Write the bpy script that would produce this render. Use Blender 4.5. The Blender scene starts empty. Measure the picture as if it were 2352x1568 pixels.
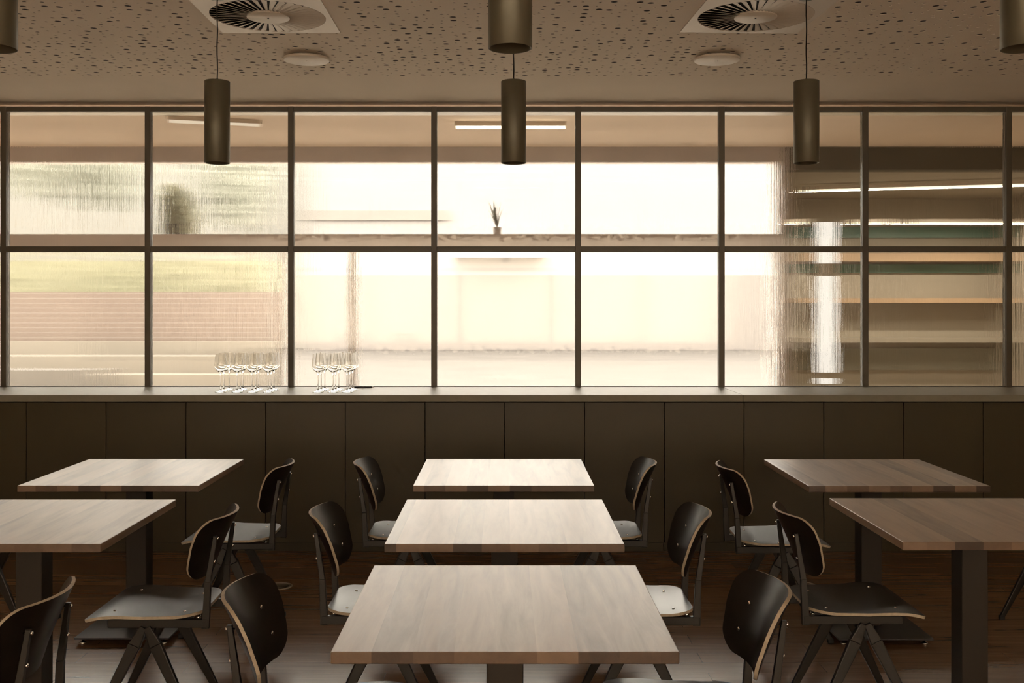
import bpy, bmesh, math, random
from mathutils import Vector, Matrix
random.seed(7)
S = bpy.context.scene
C = S.collection

# ------------------------------------------------------------------ camera, world, exposure
CAM_Z = 1.536
FPX = 2400.0
VX, VY = 1160.0, 702.0                       # vanishing point of the depth lines in the photograph
cd = bpy.data.cameras.new('camera')
cam = bpy.data.objects.new('camera', cd)
C.objects.link(cam)
cam.location = (0, 0, CAM_Z)
cam.rotation_euler = (math.pi / 2, 0, 0)
cd.sensor_width = 36.0
cd.lens = 36.0 * FPX / 2352.0
cd.shift_x = (1176 - VX) / 2352.0
cd.shift_y = -(784 - VY) / 2352.0
cd.clip_start = 0.05
cd.clip_end = 200
S.camera = cam

w = bpy.data.worlds.new('world')
S.world = w
w.use_nodes = True
bgn = w.node_tree.nodes['Background']
bgn.inputs[0].default_value = (1.0, 0.905, 0.81, 1)
bgn.inputs[1].default_value = 12.0

S.view_settings.view_transform = 'Standard'
S.view_settings.look = 'None'
S.view_settings.exposure = 0.13
S.view_settings.gamma = 1.0
S.view_settings.use_curve_mapping = False
S.cycles.use_denoising = True
S.cycles.max_bounces = 24
S.cycles.transmission_bounces = 24
S.cycles.transparent_max_bounces = 24
S.cycles.diffuse_bounces = 6

# ------------------------------------------------------------------ material helpers
def new_mat(name):
    m = bpy.data.materials.new(name)
    m.use_nodes = True
    nt = m.node_tree
    b = nt.nodes['Principled BSDF']
    return m, nt, b

def N(nt, kind, **kw):
    n = nt.nodes.new(kind)
    for k, v in kw.items():
        setattr(n, k, v)
    return n

def math_node(nt, op, a, b=None, c=None):
    n = nt.nodes.new('ShaderNodeMath')
    n.operation = op
    for i, v in enumerate((a, b, c)):
        if v is None:
            continue
        if isinstance(v, (int, float)):
            n.inputs[i].default_value = v
        else:
            nt.links.new(v, n.inputs[i])
    return n.outputs[0]

def plain(name, col, rough=0.5, metal=0.0, spec=0.5, noise=0.0, nscale=8.0, coat=0.0, bump=0.0):
    """one colour with a soft procedural variation"""
    m, nt, b = new_mat(name)
    b.inputs['Roughness'].default_value = rough
    b.inputs['Metallic'].default_value = metal
    b.inputs['Specular IOR Level'].default_value = spec
    b.inputs['Coat Weight'].default_value = coat
    b.inputs['Coat Roughness'].default_value = 0.15
    tc = N(nt, 'ShaderNodeTexCoord')
    no = N(nt, 'ShaderNodeTexNoise')
    no.inputs['Scale'].default_value = nscale
    no.inputs['Detail'].default_value = 4
    nt.links.new(tc.outputs['Object'], no.inputs['Vector'])
    r = N(nt, 'ShaderNodeValToRGB')
    r.color_ramp.elements[0].position = 0.3
    r.color_ramp.elements[1].position = 0.7
    r.color_ramp.elements[0].color = tuple(max(0, c * (1 - noise)) for c in col) + (1,)
    r.color_ramp.elements[1].color = tuple(min(1, c * (1 + noise)) for c in col) + (1,)
    nt.links.new(no.outputs['Fac'], r.inputs['Fac'])
    nt.links.new(r.outputs['Color'], b.inputs['Base Color'])
    if bump:
        bp = N(nt, 'ShaderNodeBump')
        bp.inputs['Strength'].default_value = bump
        bp.inputs['Distance'].default_value = 0.002
        nt.links.new(no.outputs['Fac'], bp.inputs['Height'])
        nt.links.new(bp.outputs['Normal'], b.inputs['Normal'])
    return m

def emit(name, col, strength):
    m = bpy.data.materials.new(name)
    m.use_nodes = True
    nt = m.node_tree
    nt.nodes.clear()
    e = N(nt, 'ShaderNodeEmission')
    e.inputs[0].default_value = tuple(col) + (1,)
    e.inputs[1].default_value = strength
    o = N(nt, 'ShaderNodeOutputMaterial')
    nt.links.new(e.outputs[0], o.inputs[0])
    return m

def wood_top(name='stave_wood', cols=((0.12, 0.076, 0.048, 1), (0.30, 0.205, 0.135, 1), (0.44, 0.31, 0.21, 1)), stave=0.27):
    """table top: staves running along local Y, each with its own tone and grain"""
    m, nt, b = new_mat(name)
    tc = N(nt, 'ShaderNodeTexCoord')
    oi = N(nt, 'ShaderNodeObjectInfo')
    sep = N(nt, 'ShaderNodeSeparateXYZ')
    nt.links.new(tc.outputs['Object'], sep.inputs[0])
    shift = math_node(nt, 'MULTIPLY', oi.outputs['Random'], 37.0)
    xs = math_node(nt, 'ADD', math_node(nt, 'DIVIDE', sep.outputs['X'], 0.094), shift)
    sid = math_node(nt, 'FLOOR', xs)
    wn = N(nt, 'ShaderNodeTexWhiteNoise', noise_dimensions='1D')
    nt.links.new(sid, wn.inputs['W'])
    comb = N(nt, 'ShaderNodeCombineXYZ')
    nt.links.new(math_node(nt, 'MULTIPLY', sep.outputs['X'], 16.0), comb.inputs[0])
    nt.links.new(math_node(nt, 'ADD', math_node(nt, 'MULTIPLY', sep.outputs['Y'], 1.6), math_node(nt, 'MULTIPLY', sid, 5.3)), comb.inputs[1])
    nt.links.new(math_node(nt, 'MULTIPLY', sep.outputs['Z'], 14.0), comb.inputs[2])
    no = N(nt, 'ShaderNodeTexNoise')
    no.inputs['Scale'].default_value = 1.4
    no.inputs['Detail'].default_value = 7
    no.inputs['Roughness'].default_value = 0.62
    no.inputs['Distortion'].default_value = 0.5
    nt.links.new(comb.outputs[0], no.inputs['Vector'])
    mixv = math_node(nt, 'ADD', math_node(nt, 'MULTIPLY', wn.outputs['Value'], stave), math_node(nt, 'MULTIPLY', no.outputs['Fac'], 1.0 - stave))
    r = N(nt, 'ShaderNodeValToRGB')
    e = r.color_ramp.elements
    e[0].position, e[0].color = 0.22, cols[0]
    e[1].position, e[1].color = 0.82, cols[2]
    k = e.new(0.5)
    k.color = cols[1]
    nt.links.new(mixv, r.inputs['Fac'])
    nt.links.new(r.outputs['Color'], b.inputs['Base Color'])
    b.inputs['Roughness'].default_value = 0.36
    b.inputs['Specular IOR Level'].default_value = 0.6
    bp = N(nt, 'ShaderNodeBump')
    bp.inputs['Strength'].default_value = 0.08
    bp.inputs['Distance'].default_value = 0.001
    nt.links.new(no.outputs['Fac'], bp.inputs['Height'])
    nt.links.new(bp.outputs['Normal'], b.inputs['Normal'])
    return m

def floor_wood():
    m, nt, b = new_mat('floor_boards')
    tc = N(nt, 'ShaderNodeTexCoord')
    br = N(nt, 'ShaderNodeTexBrick')
    br.offset = 0.37
    br.inputs['Scale'].default_value = 1.0
    br.inputs['Brick Width'].default_value = 1.35
    br.inputs['Row Height'].default_value = 0.125
    br.inputs['Mortar Size'].default_value = 0.0012
    br.inputs['Color1'].default_value = (0.19, 0.108, 0.06, 1)
    br.inputs['Color2'].default_value = (0.235, 0.137, 0.078, 1)
    br.inputs['Mortar'].default_value = (0.13, 0.072, 0.04, 1)
    nt.links.new(tc.outputs['Object'], br.inputs['Vector'])
    mp = N(nt, 'ShaderNodeMapping')
    mp.inputs['Scale'].default_value = (1.3, 16, 1)
    nt.links.new(tc.outputs['Object'], mp.inputs['Vector'])
    no = N(nt, 'ShaderNodeTexNoise')
    no.inputs['Scale'].default_value = 2.0
    no.inputs['Detail'].default_value = 6
    nt.links.new(mp.outputs[0], no.inputs['Vector'])
    mx = N(nt, 'ShaderNodeMix', data_type='RGBA', blend_type='MULTIPLY')
    mx.inputs[0].default_value = 0.8
    nt.links.new(br.outputs['Color'], mx.inputs[6])
    r = N(nt, 'ShaderNodeValToRGB')
    r.color_ramp.elements[0].position, r.color_ramp.elements[0].color = 0.3, (0.72, 0.69, 0.66, 1)
    r.color_ramp.elements[1].position, r.color_ramp.elements[1].color = 0.7, (1.15, 1.12, 1.1, 1)
    nt.links.new(no.outputs['Fac'], r.inputs['Fac'])
    nt.links.new(r.outputs['Color'], mx.inputs[7])
    nt.links.new(mx.outputs[2], b.inputs['Base Color'])
    b.inputs['Roughness'].default_value = 0.26
    b.inputs['Specular IOR Level'].default_value = 1.0
    bp = N(nt, 'ShaderNodeBump')
    bp.inputs['Strength'].default_value = 0.05
    bp.inputs['Distance'].default_value = 0.002
    nt.links.new(no.outputs['Fac'], bp.inputs['Height'])
    nt.links.new(bp.outputs['Normal'], b.inputs['Normal'])
    return m

def reeded_glass():
    """glass whose faces are rolled into fine upright reeds: it smears what is behind it sideways only"""
    m = bpy.data.materials.new('reeded_glass')
    m.use_nodes = True
    nt = m.node_tree
    nt.nodes.clear()
    out = N(nt, 'ShaderNodeOutputMaterial')
    g = N(nt, 'ShaderNodeBsdfGlass')
    g.inputs['IOR'].default_value = 1.48
    g.inputs['Roughness'].default_value = 0.0
    g.inputs['Color'].default_value = (0.985, 0.98, 0.965, 1)
    tc = N(nt, 'ShaderNodeTexCoord')
    geo = N(nt, 'ShaderNodeNewGeometry')
    sep = N(nt, 'ShaderNodeSeparateXYZ')
    nt.links.new(tc.outputs['Object'], sep.inputs[0])
    def noise(sx, sz, detail):
        cb = N(nt, 'ShaderNodeCombineXYZ')
        nt.links.new(math_node(nt, 'MULTIPLY', sep.outputs['X'], sx), cb.inputs[0])
        nt.links.new(math_node(nt, 'MULTIPLY', sep.outputs['Z'], sz), cb.inputs[2])
        no = N(nt, 'ShaderNodeTexNoise')
        no.inputs['Scale'].default_value = 1.0
        no.inputs['Detail'].default_value = detail
        nt.links.new(cb.outputs[0], no.inputs['Vector'])
        return math_node(nt, 'SUBTRACT', no.outputs['Fac'], 0.5)
    n1 = noise(330.0, 7.0, 2.0)
    n2 = noise(60.0, 1.2, 1.0)
    n3 = noise(900.0, 160.0, 0.0)
    n4 = noise(25.0, 40.0, 1.0)
    rib = math_node(nt, 'SINE', math_node(nt, 'ADD', math_node(nt, 'MULTIPLY', sep.outputs['X'], 2 * math.pi / 0.0075), math_node(nt, 'MULTIPLY', n2, 9.0)))
    t = math_node(nt, 'ADD', math_node(nt, 'MULTIPLY', rib, 0.045), math_node(nt, 'MULTIPLY', n1, 0.17))
    t = math_node(nt, 'ADD', t, math_node(nt, 'MULTIPLY', n3, 0.09))
    cb = N(nt, 'ShaderNodeCombineXYZ')
    nt.links.new(t, cb.inputs[0])
    nt.links.new(math_node(nt, 'MULTIPLY', n4, 0.012), cb.inputs[2])
    va = N(nt, 'ShaderNodeVectorMath', operation='ADD')
    nt.links.new(geo.outputs['Normal'], va.inputs[0])
    nt.links.new(cb.outputs[0], va.inputs[1])
    vn = N(nt, 'ShaderNodeVectorMath', operation='NORMALIZE')
    nt.links.new(va.outputs[0], vn.inputs[0])
    nt.links.new(vn.outputs[0], g.inputs['Normal'])
    nt.links.new(g.outputs[0], out.inputs[0])
    return m

def clear_glass(name='clear_glass'):
    m = bpy.data.materials.new(name)
    m.use_nodes = True
    nt = m.node_tree
    nt.nodes.clear()
    out = N(nt, 'ShaderNodeOutputMaterial')
    g = N(nt, 'ShaderNodeBsdfGlass')
    g.inputs['IOR'].default_value = 1.5
    g.inputs['Color'].default_value = (0.985, 0.985, 0.98, 1)
    nt.links.new(g.outputs[0], out.inputs[0])
    return m

def thin_pane():
    """thin flat window pane: see-through with a faint mirror sheen"""
    m = bpy.data.materials.new('thin_pane')
    m.use_nodes = True
    nt = m.node_tree
    nt.nodes.clear()
    out = N(nt, 'ShaderNodeOutputMaterial')
    tr = N(nt, 'ShaderNodeBsdfTransparent')
    tr.inputs[0].default_value = (0.95, 0.96, 0.95, 1)
    gl = N(nt, 'ShaderNodeBsdfGlossy')
    gl.inputs['Roughness'].default_value = 0.02
    mx = N(nt, 'ShaderNodeMixShader')
    fr = N(nt, 'ShaderNodeFresnel')
    nt.links.new(fr.outputs[0], mx.inputs[0])
    nt.links.new(tr.outputs[0], mx.inputs[1])
    nt.links.new(gl.outputs[0], mx.inputs[2])
    nt.links.new(mx.outputs[0], out.inputs[0])
    return m

def brick_mat():
    m, nt, b = new_mat('garden_brick')
    tc = N(nt, 'ShaderNodeTexCoord')
    mp = N(nt, 'ShaderNodeMapping')
    mp.inputs['Rotation'].default_value = (math.pi / 2, 0, 0)
    nt.links.new(tc.outputs['Object'], mp.inputs['Vector'])
    br = N(nt, 'ShaderNodeTexBrick')
    br.inputs['Scale'].default_value = 1.0
    br.inputs['Brick Width'].default_value = 0.24
    br.inputs['Row Height'].default_value = 0.075
    br.inputs['Mortar Size'].default_value = 0.006
    br.inputs['Color1'].default_value = (0.094, 0.070, 0.055, 1)
    br.inputs['Color2'].default_value = (0.082, 0.060, 0.048, 1)
    br.inputs['Mortar'].default_value = (0.12, 0.10, 0.085, 1)
    nt.links.new(mp.outputs[0], br.inputs['Vector'])
    nt.links.new(br.outputs['Color'], b.inputs['Base Color'])
    b.inputs['Roughness'].default_value = 0.9
    return m

def fill_sheer():  # translucent sheet softening the fill light of the added rear window
    m = bpy.data.materials.new('fill_fabric')
    m.use_nodes = True
    nt = m.node_tree
    nt.nodes.clear()
    out = N(nt, 'ShaderNodeOutputMaterial')
    t = N(nt, 'ShaderNodeBsdfTranslucent'); t.inputs[0].default_value = (0.62, 0.58, 0.52, 1)
    nt.links.new(t.outputs[0], out.inputs[0])
    return m

M = {}
M['fill_sheer'] = fill_sheer()
M['wood'] = wood_top()
M['end_grain'] = wood_top('end_grain', ((0.05, 0.028, 0.016, 1), (0.125, 0.075, 0.045, 1), (0.21, 0.135, 0.085, 1)), 0.6)
M['floor'] = floor_wood()
M['reeded'] = reeded_glass()
M['glass'] = clear_glass()
M['pane'] = thin_pane()
M['brick'] = brick_mat()
M['ceiling'] = plain('ceiling_paint', (0.80, 0.70, 0.585), 0.75, noise=0.03, nscale=2)
M['corridor_ceiling'] = plain('corridor_ceiling_paint', (0.86, 0.72, 0.59), 0.8, noise=0.02, nscale=2)
M['fleece'] = plain('acoustic_fleece', (0.035, 0.029, 0.023), 0.9, noise=0.1)
M['wall'] = plain('wall_paint', (0.42, 0.36, 0.29), 0.8, noise=0.03, nscale=2)
M['vent'] = plain('vent_enamel', (0.66, 0.575, 0.48), 0.45, noise=0.02)
M['duct'] = plain('duct_dark', (0.015, 0.013, 0.011), 0.8, noise=0.1)
M['steel_frame'] = plain('window_steel', (0.09, 0.074, 0.050), 0.45, noise=0.08, nscale=3)
M['pendant'] = plain('pendant_lacquer', (0.125, 0.112, 0.074), 0.42, metal=0.3, noise=0.06, nscale=5)
M['pendant_in'] = plain('pendant_inside', (0.04, 0.03, 0.025), 0.6, noise=0.06)
M['cord'] = plain('black_cord', (0.02, 0.016, 0.012), 0.6, noise=0.05)
M['cabinet'] = plain('cabinet_lacquer', (0.060, 0.047, 0.023), 0.40, spec=0.32, noise=0.10, nscale=1.6)
M['worktop'] = plain('worktop_stone', (0.25, 0.232, 0.18), 0.45, spec=0.12, noise=0.05, nscale=20)
M['black_ply'] = plain('black_lacquered_ply', (0.016, 0.012, 0.010), 0.31, spec=0.24, noise=0.25, nscale=14)
M['ply_edge'] = plain('ply_edge', (0.46, 0.39, 0.29), 0.6, noise=0.15, nscale=60)
M['black_steel'] = plain('black_steel', (0.017, 0.013, 0.009), 0.36, spec=0.4, noise=0.15, nscale=10)
M['chrome'] = plain('chrome', (0.85, 0.82, 0.78), 0.12, metal=1.0, noise=0.02)
M['rubber'] = plain('rubber', (0.015, 0.014, 0.013), 0.7, noise=0.1)
M['column'] = plain('table_column_steel', (0.030, 0.022, 0.016), 0.5, spec=0.35, noise=0.08, nscale=4)
M['plate'] = plain('base_plate_steel', (0.035, 0.034, 0.036), 0.35, noise=0.1, nscale=5)
M['outlet'] = plain('floor_outlet_metal', (0.55, 0.5, 0.42), 0.4, metal=0.6, noise=0.05)
M['beam'] = plain('corridor_beam', (0.46, 0.415, 0.40), 0.7, noise=0.08, nscale=3)
M['soffit'] = plain('soffit_white', (0.85, 0.80, 0.72), 0.25, noise=0.02)
M['hall'] = plain('hall_wall', (0.36, 0.32, 0.255), 0.7, noise=0.08, nscale=2)
M['hall_dark'] = plain('hall_dark', (0.10, 0.09, 0.065), 0.7, noise=0.1, nscale=2)
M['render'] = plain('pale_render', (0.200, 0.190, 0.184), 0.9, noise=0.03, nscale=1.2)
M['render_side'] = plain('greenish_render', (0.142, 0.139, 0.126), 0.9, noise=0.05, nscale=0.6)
M['render_low'] = plain('cream_render', (0.126, 0.115, 0.110), 0.9, noise=0.04, nscale=0.5)
M['render_beige'] = plain('beige_band', (0.16, 0.147, 0.135), 0.9, noise=0.04, nscale=2)
M['paving'] = plain('paving', (0.56, 0.49, 0.40), 0.9, noise=0.10, nscale=1.0)
M['asphalt'] = plain('asphalt', (0.066, 0.059, 0.053), 0.95, noise=0.1, nscale=0.7)
M['concrete'] = plain('concrete', (0.115, 0.10, 0.08), 0.85, noise=0.06, nscale=3)
M['concrete_dark'] = plain('concrete_dark', (0.06, 0.053, 0.045), 0.85, noise=0.15, nscale=1.5)
M['leaf_hedge'] = plain('hedge_leaf', (0.160, 0.155, 0.095), 0.7, noise=0.4, nscale=9)
M['leaf_pale'] = plain('pale_leaf', (0.28, 0.285, 0.235), 0.7, noise=0.3, nscale=5)
M['leaf_dark'] = plain('dark_leaf', (0.075, 0.072, 0.045), 0.7, noise=0.4, nscale=12)
M['leaf_olive'] = plain('olive_leaf', (0.44, 0.42, 0.31), 0.7, noise=0.3, nscale=12)
M['bark'] = plain('bark', (0.12, 0.09, 0.06), 0.9, noise=0.3, nscale=12)
M['pot'] = plain('plant_pot', (0.12, 0.09, 0.07), 0.6, noise=0.08)
M['shelf_wood'] = plain('shelf_wood', (0.42, 0.29, 0.18), 0.45, noise=0.15, nscale=6)
M['teal'] = plain('teal_panel', (0.10, 0.20, 0.16), 0.3, noise=0.15, nscale=6)
M['render_dark'] = plain('grey_panel', (0.26, 0.25, 0.20), 0.6, noise=0.1)
M['led'] = emit('led_white', (1.0, 0.86, 0.62), 9.0)
M['glow_bar_emission'] = emit('glow_bar_emission', (1.0, 0.93, 0.83), 0.95)  # glow of the made-up upright bar in the corridor
M['led_hall'] = emit('led_hall', (1.0, 0.85, 0.58), 1.6)
M['led_dim'] = emit('led_dim', (1.0, 0.82, 0.60), 0.75)
M['pen'] = plain('pen_barrel', (0.02, 0.017, 0.014), 0.35, noise=0.05)

# ------------------------------------------------------------------ mesh helpers
class MB:
    """collects shapes with a material slot each; build() links them as one mesh object"""
    def __init__(self):
        self.v, self.f, self.mi, self.sm = [], [], [], []
    def add(self, verts, faces, mi=0, smooth=False):
        o = len(self.v)
        self.v += [tuple(p) for p in verts]
        for f in faces:
            self.f.append([i + o for i in f])
            self.mi.append(mi)
            self.sm.append(smooth)
        return self
    def box(self, x0, x1, y0, y1, z0, z1, mi=0):
        v = [(x0, y0, z0), (x1, y0, z0), (x1, y1, z0), (x0, y1, z0), (x0, y0, z1), (x1, y0, z1), (x1, y1, z1), (x0, y1, z1)]
        f = [(0, 3, 2, 1), (4, 5, 6, 7), (0, 1, 5, 4), (1, 2, 6, 5), (2, 3, 7, 6), (3, 0, 4, 7)]
        return self.add(v, f, mi)
    def hexa(self, a, b, mi=0):
        """two quads a (bottom) and b (top), same winding seen from above counter-clockwise"""
        v = list(a) + list(b)
        f = [(0, 3, 2, 1), (4, 5, 6, 7), (0, 1, 5, 4), (1, 2, 6, 5), (2, 3, 7, 6), (3, 0, 4, 7)]
        return self.add(v, f, mi)
    def lathe(self, prof, c=(0, 0, 0), n=24, mi=0, axis='z', smooth=True):
        """prof: (r, h) list; r=0 closes with a pole"""
        vs, fs, rings = [], [], []
        for r, h in prof:
            ring = []
            if r < 1e-6:
                ring = [len(vs)]
                vs.append((0, 0, h))
            else:
                for k in range(n):
                    a = 2 * math.pi * k / n
                    ring.append(len(vs))
                    vs.append((r * math.cos(a), r * math.sin(a), h))
            rings.append(ring)
        for A, B in zip(rings, rings[1:]):
            for k in range(n):
                k2 = (k + 1) % n
                if len(A) == 1 and len(B) == 1:
                    continue
                if len(A) == 1:
                    fs.append((A[0], B[k2], B[k]))
                elif len(B) == 1:
                    fs.append((A[k], A[k2], B[0]))
                else:
                    fs.append((A[k], A[k2], B[k2], B[k]))
        if axis == 'x':
            vs = [(h, x, y) for x, y, h in vs]
        elif axis == 'y':
            vs = [(y, h, x) for x, y, h in vs]
        vs = [(x + c[0], y + c[1], z + c[2]) for x, y, z in vs]
        return self.add(vs, fs, mi, smooth)
    def build(self, name, mats, parent=None, bevel=0.0, seg=2, loc=None):
        me = bpy.data.meshes.new(name)
        me.from_pydata(self.v, [], self.f)
        mats = mats if isinstance(mats, (list, tuple)) else [mats]
        for m in mats:
            me.materials.append(m)
        for p, mi, sm in zip(me.polygons, self.mi, self.sm):
            p.material_index = mi
            p.use_smooth = sm
        bm = bmesh.new()
        bm.from_mesh(me)
        bmesh.ops.recalc_face_normals(bm, faces=bm.faces)
        bm.to_mesh(me)
        bm.free()
        me.update()
        o = bpy.data.objects.new(name, me)
        C.objects.link(o)
        if parent is not None:
            o.parent = parent
        if loc is not None:
            o.location = loc
        if bevel:
            md = o.modifiers.new('bevel', 'BEVEL')
            md.width = bevel
            md.segments = seg
            md.limit_method = 'ANGLE'
            md.angle_limit = math.radians(40)
        return o

def tag(o, label=None, cat=None, group=None, kind=None):
    if label: o['label'] = label
    if cat: o['category'] = cat
    if group: o['group'] = group
    if kind: o['kind'] = kind
    return o

def empty(name, loc, rz=0.0):
    o = bpy.data.objects.new(name, None)
    o.empty_display_size = 0.1
    C.objects.link(o)
    o.location = loc
    o.rotation_euler = (0, 0, rz)
    return o

def copy_tree(o, parent=None):
    c = o.copy()
    C.objects.link(c)
    c.parent = parent
    for ch in list(o.children):
        copy_tree(ch, c)
    return c

def struct(o, label=None):
    o['kind'] = 'structure'
    if label: o['label'] = label
    return o

def at(px, py, d):
    """point at depth d under pixel (px, py) of the 2352x1568 photograph"""
    return ((px - VX) * d / FPX, d, CAM_Z - (py - VY) * d / FPX)

# ------------------------------------------------------------------ the room shell
CEIL = 2.92
WY = 7.11                 # room face of the glazed wall
XL, XR, YB = -5.6, 5.6, -4.2

struct(MB().box(XL, XR, YB, WY, -0.1, 0.0).build('floor', M['floor']), 'brown wooden floorboards of the dining room')

# ceiling: acoustic board with real round perforations, plain strips around it
CYW, HYW = 9.10, 11.6
PX0, PX1, PY0, PY1 = -3.02, 3.88, 3.62, 6.30
def perforated():
    cell = 0.062
    nx = int(round((PX1 - PX0) / cell)); ny = int(round((PY1 - PY0) / cell))
    cx = (PX1 - PX0) / nx; cy = (PY1 - PY0) / ny
    mb = MB()
    rnd = random.Random(21)
    holes = [(-1.13, 4.98), (1.195, 4.98)]
    gv, gf, wv, wf = [], [], [], []
    def gid(i, j):
        return j * (nx + 1) + i
    for j in range(ny + 1):
        for i in range(nx + 1):
            gv.append((PX0 + i * cx, PY0 + j * cy, CEIL))
    for j in range(ny):
        for i in range(nx):
            x = PX0 + (i + 0.5) * cx; y = PY0 + (j + 0.5) * cy
            q = [gid(i, j), gid(i + 1, j), gid(i + 1, j + 1), gid(i, j + 1)]
            if any(abs(x - hx) < 0.33 and abs(y - hy) < 0.33 for hx, hy in holes) or rnd.random() < 0.06:
                gf.append(q)
                continue
            u = rnd.random()
            r = 0.0072 if u < 0.58 else (0.0105 if u < 0.82 else 0.0165)
            n = 8 if r < 0.008 else 12
            m = 0.029 - r
            x += rnd.uniform(-m, m); y += rnd.uniform(-m, m)
            base = len(gv)
            for k in range(n):
                a = 2 * math.pi * (k + 0.5) / n - 3 * math.pi / 4
                gv.append((x + r * math.cos(a), y + r * math.sin(a), CEIL))
            for k in range(n):
                a = 2 * math.pi * (k + 0.5) / n - 3 * math.pi / 4
                gv.append((x + r * math.cos(a), y + r * math.sin(a), CEIL + 0.0024))
            # the ring around the hole: each side of the cell takes n/4 of the rim
            s = n // 4
            for side in range(4):
                a0, a1 = q[side], q[(side + 1) % 4]
                ks = [(side * s + t) % n for t in range(s)]
                gf.append([a0, a1] + [base + k for k in reversed(ks)])
                # bridge to the next side
                kn = ((side + 1) * s) % n
                gf.append([a1, base + kn, base + ks[-1]])
            for k in range(n):
                k2 = (k + 1) % n
                gf.append([base + k, base + k2, base + n + k2, base + n + k])
    mb.add(gv, gf)
    return mb
cm = perforated()
cm.add([(XL, YB, CEIL), (XR, YB, CEIL), (XR, PY0, CEIL), (XL, PY0, CEIL)], [(0, 1, 2, 3)])
cm.add([(XL, PY1, CEIL), (XR, PY1, CEIL), (XR, WY, CEIL), (XL, WY, CEIL)], [(0, 1, 2, 3)])
cm.add([(XL, PY0, CEIL), (PX0, PY0, CEIL), (PX0, PY1, CEIL), (XL, PY1, CEIL)], [(0, 1, 2, 3)])
cm.add([(PX1, PY0, CEIL), (XR, PY0, CEIL), (XR, PY1, CEIL), (PX1, PY1, CEIL)], [(0, 1, 2, 3)])
cm.box(XL, XR, YB, WY, CEIL + 0.0025, CEIL + 0.10, 1)
struct(cm.build('ceiling', [M['ceiling'], M['fleece']]), 'tan plaster ceiling with scattered round perforations')

struct(MB().box(XL - 0.1, XL, YB, CYW + 0.16, -0.1, CEIL + 0.1).build('wall_left', M['wall']))
struct(MB().box(XR, XR + 0.1, YB, HYW + 0.2, -0.1, CEIL + 0.1).build('wall_right', M['wall']))
# wall behind the photographer, with a wide opening to the sky added for front fill light
bw = MB()
BX0, BX1, BZ0, BZ1 = -4.8, 4.8, 0.7, 2.8
bw.box(XL, XR, YB - 0.15, YB, 0, BZ0).box(XL, XR, YB - 0.15, YB, BZ1, CEIL + 0.1)
bw.box(XL, BX0, YB - 0.15, YB, BZ0, BZ1).box(BX1, XR, YB - 0.15, YB, BZ0, BZ1)
struct(bw.build('wall_back', M['wall']))
wb = MB()  # unseen window, added to light the room softly from the front
for i in range(6):
    x = BX0 + (BX1 - BX0) * i / 5
    wb.box(x - 0.025, x + 0.025, YB - 0.12, YB - 0.05, BZ0, BZ1)
wb.box(BX0, BX1, YB - 0.12, YB - 0.05, BZ0, BZ0 + 0.05).box(BX0, BX1, YB - 0.12, YB - 0.05, BZ1 - 0.05, BZ1)
w2 = struct(wb.build('fill_window', M['steel_frame']), 'unseen steel window added behind the camera as soft front light')
MB().box(BX0 + 0.03, BX1 - 0.03, YB - 0.040, YB - 0.039, BZ0 + 0.02, BZ1 - 0.02).build('fill_blind', M['fill_sheer'], w2)  # added blind, spreads the sky into an even fill

# ------------------------------------------------------------------ glazed steel partition (front wall)
FT, FZ = 0.05, 0.985                              # frame depth, counter height
ZT0, ZT1 = 2.857, 2.893                           # head rail
ZM0, ZM1 = 1.902, 1.941                           # middle rail
MULL = [-4.390, -3.413, -2.432, -1.4575, -0.483, 0.498, 1.475, 2.453, 3.430, 4.407]
mw = 0.0195
fr = MB()
fr.box(MULL[0], MULL[-1], WY, WY + FT, ZT0, ZT1)
fr.box(MULL[0], MULL[-1], WY, WY + FT, FZ - 0.03, FZ + 0.004)
for a, b in zip(MULL, MULL[1:]):
    fr.box(a + mw, b - mw, WY, WY + FT, ZM0, ZM1)
for x in MULL:
    fr.box(x - mw, x + mw, WY - 0.004, WY + FT + 0.004, FZ - 0.03, ZT1)
win = struct(fr.build('window_1', M['steel_frame'], bevel=0.002), 'long dark steel window frame above the counter')
for a, b in zip(MULL, MULL[1:]):
    for z0, z1 in ((FZ + 0.005, ZM0 - 0.001), (ZM1 + 0.001, ZT0 - 0.002)):
        MB().box(a + mw + 0.001, b - mw - 0.001, WY + 0.022, WY + 0.030, z0, z1).build('reeded_pane', M['reeded'], win)
wf = MB()
wf.box(XL, XR, WY, WY + 0.14, 0, FZ - 0.031)                                  # parapet behind the cabinets
wf.box(XL, MULL[0] - mw - 0.001, WY, WY + 0.14, FZ - 0.031, CEIL).box(MULL[-1] + mw + 0.001, XR, WY, WY + 0.14, FZ - 0.031, CEIL)
struct(wf.build('wall_front', M['ceiling']), 'plaster strip around the glazed partition')
struct(MB().box(MULL[0], MULL[-1], WY + FT + 0.006, WY + 0.15, ZT0 + 0.001, ZT1).build('trim_1', M['soffit']), 'white soffit trim over the glass')

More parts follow.
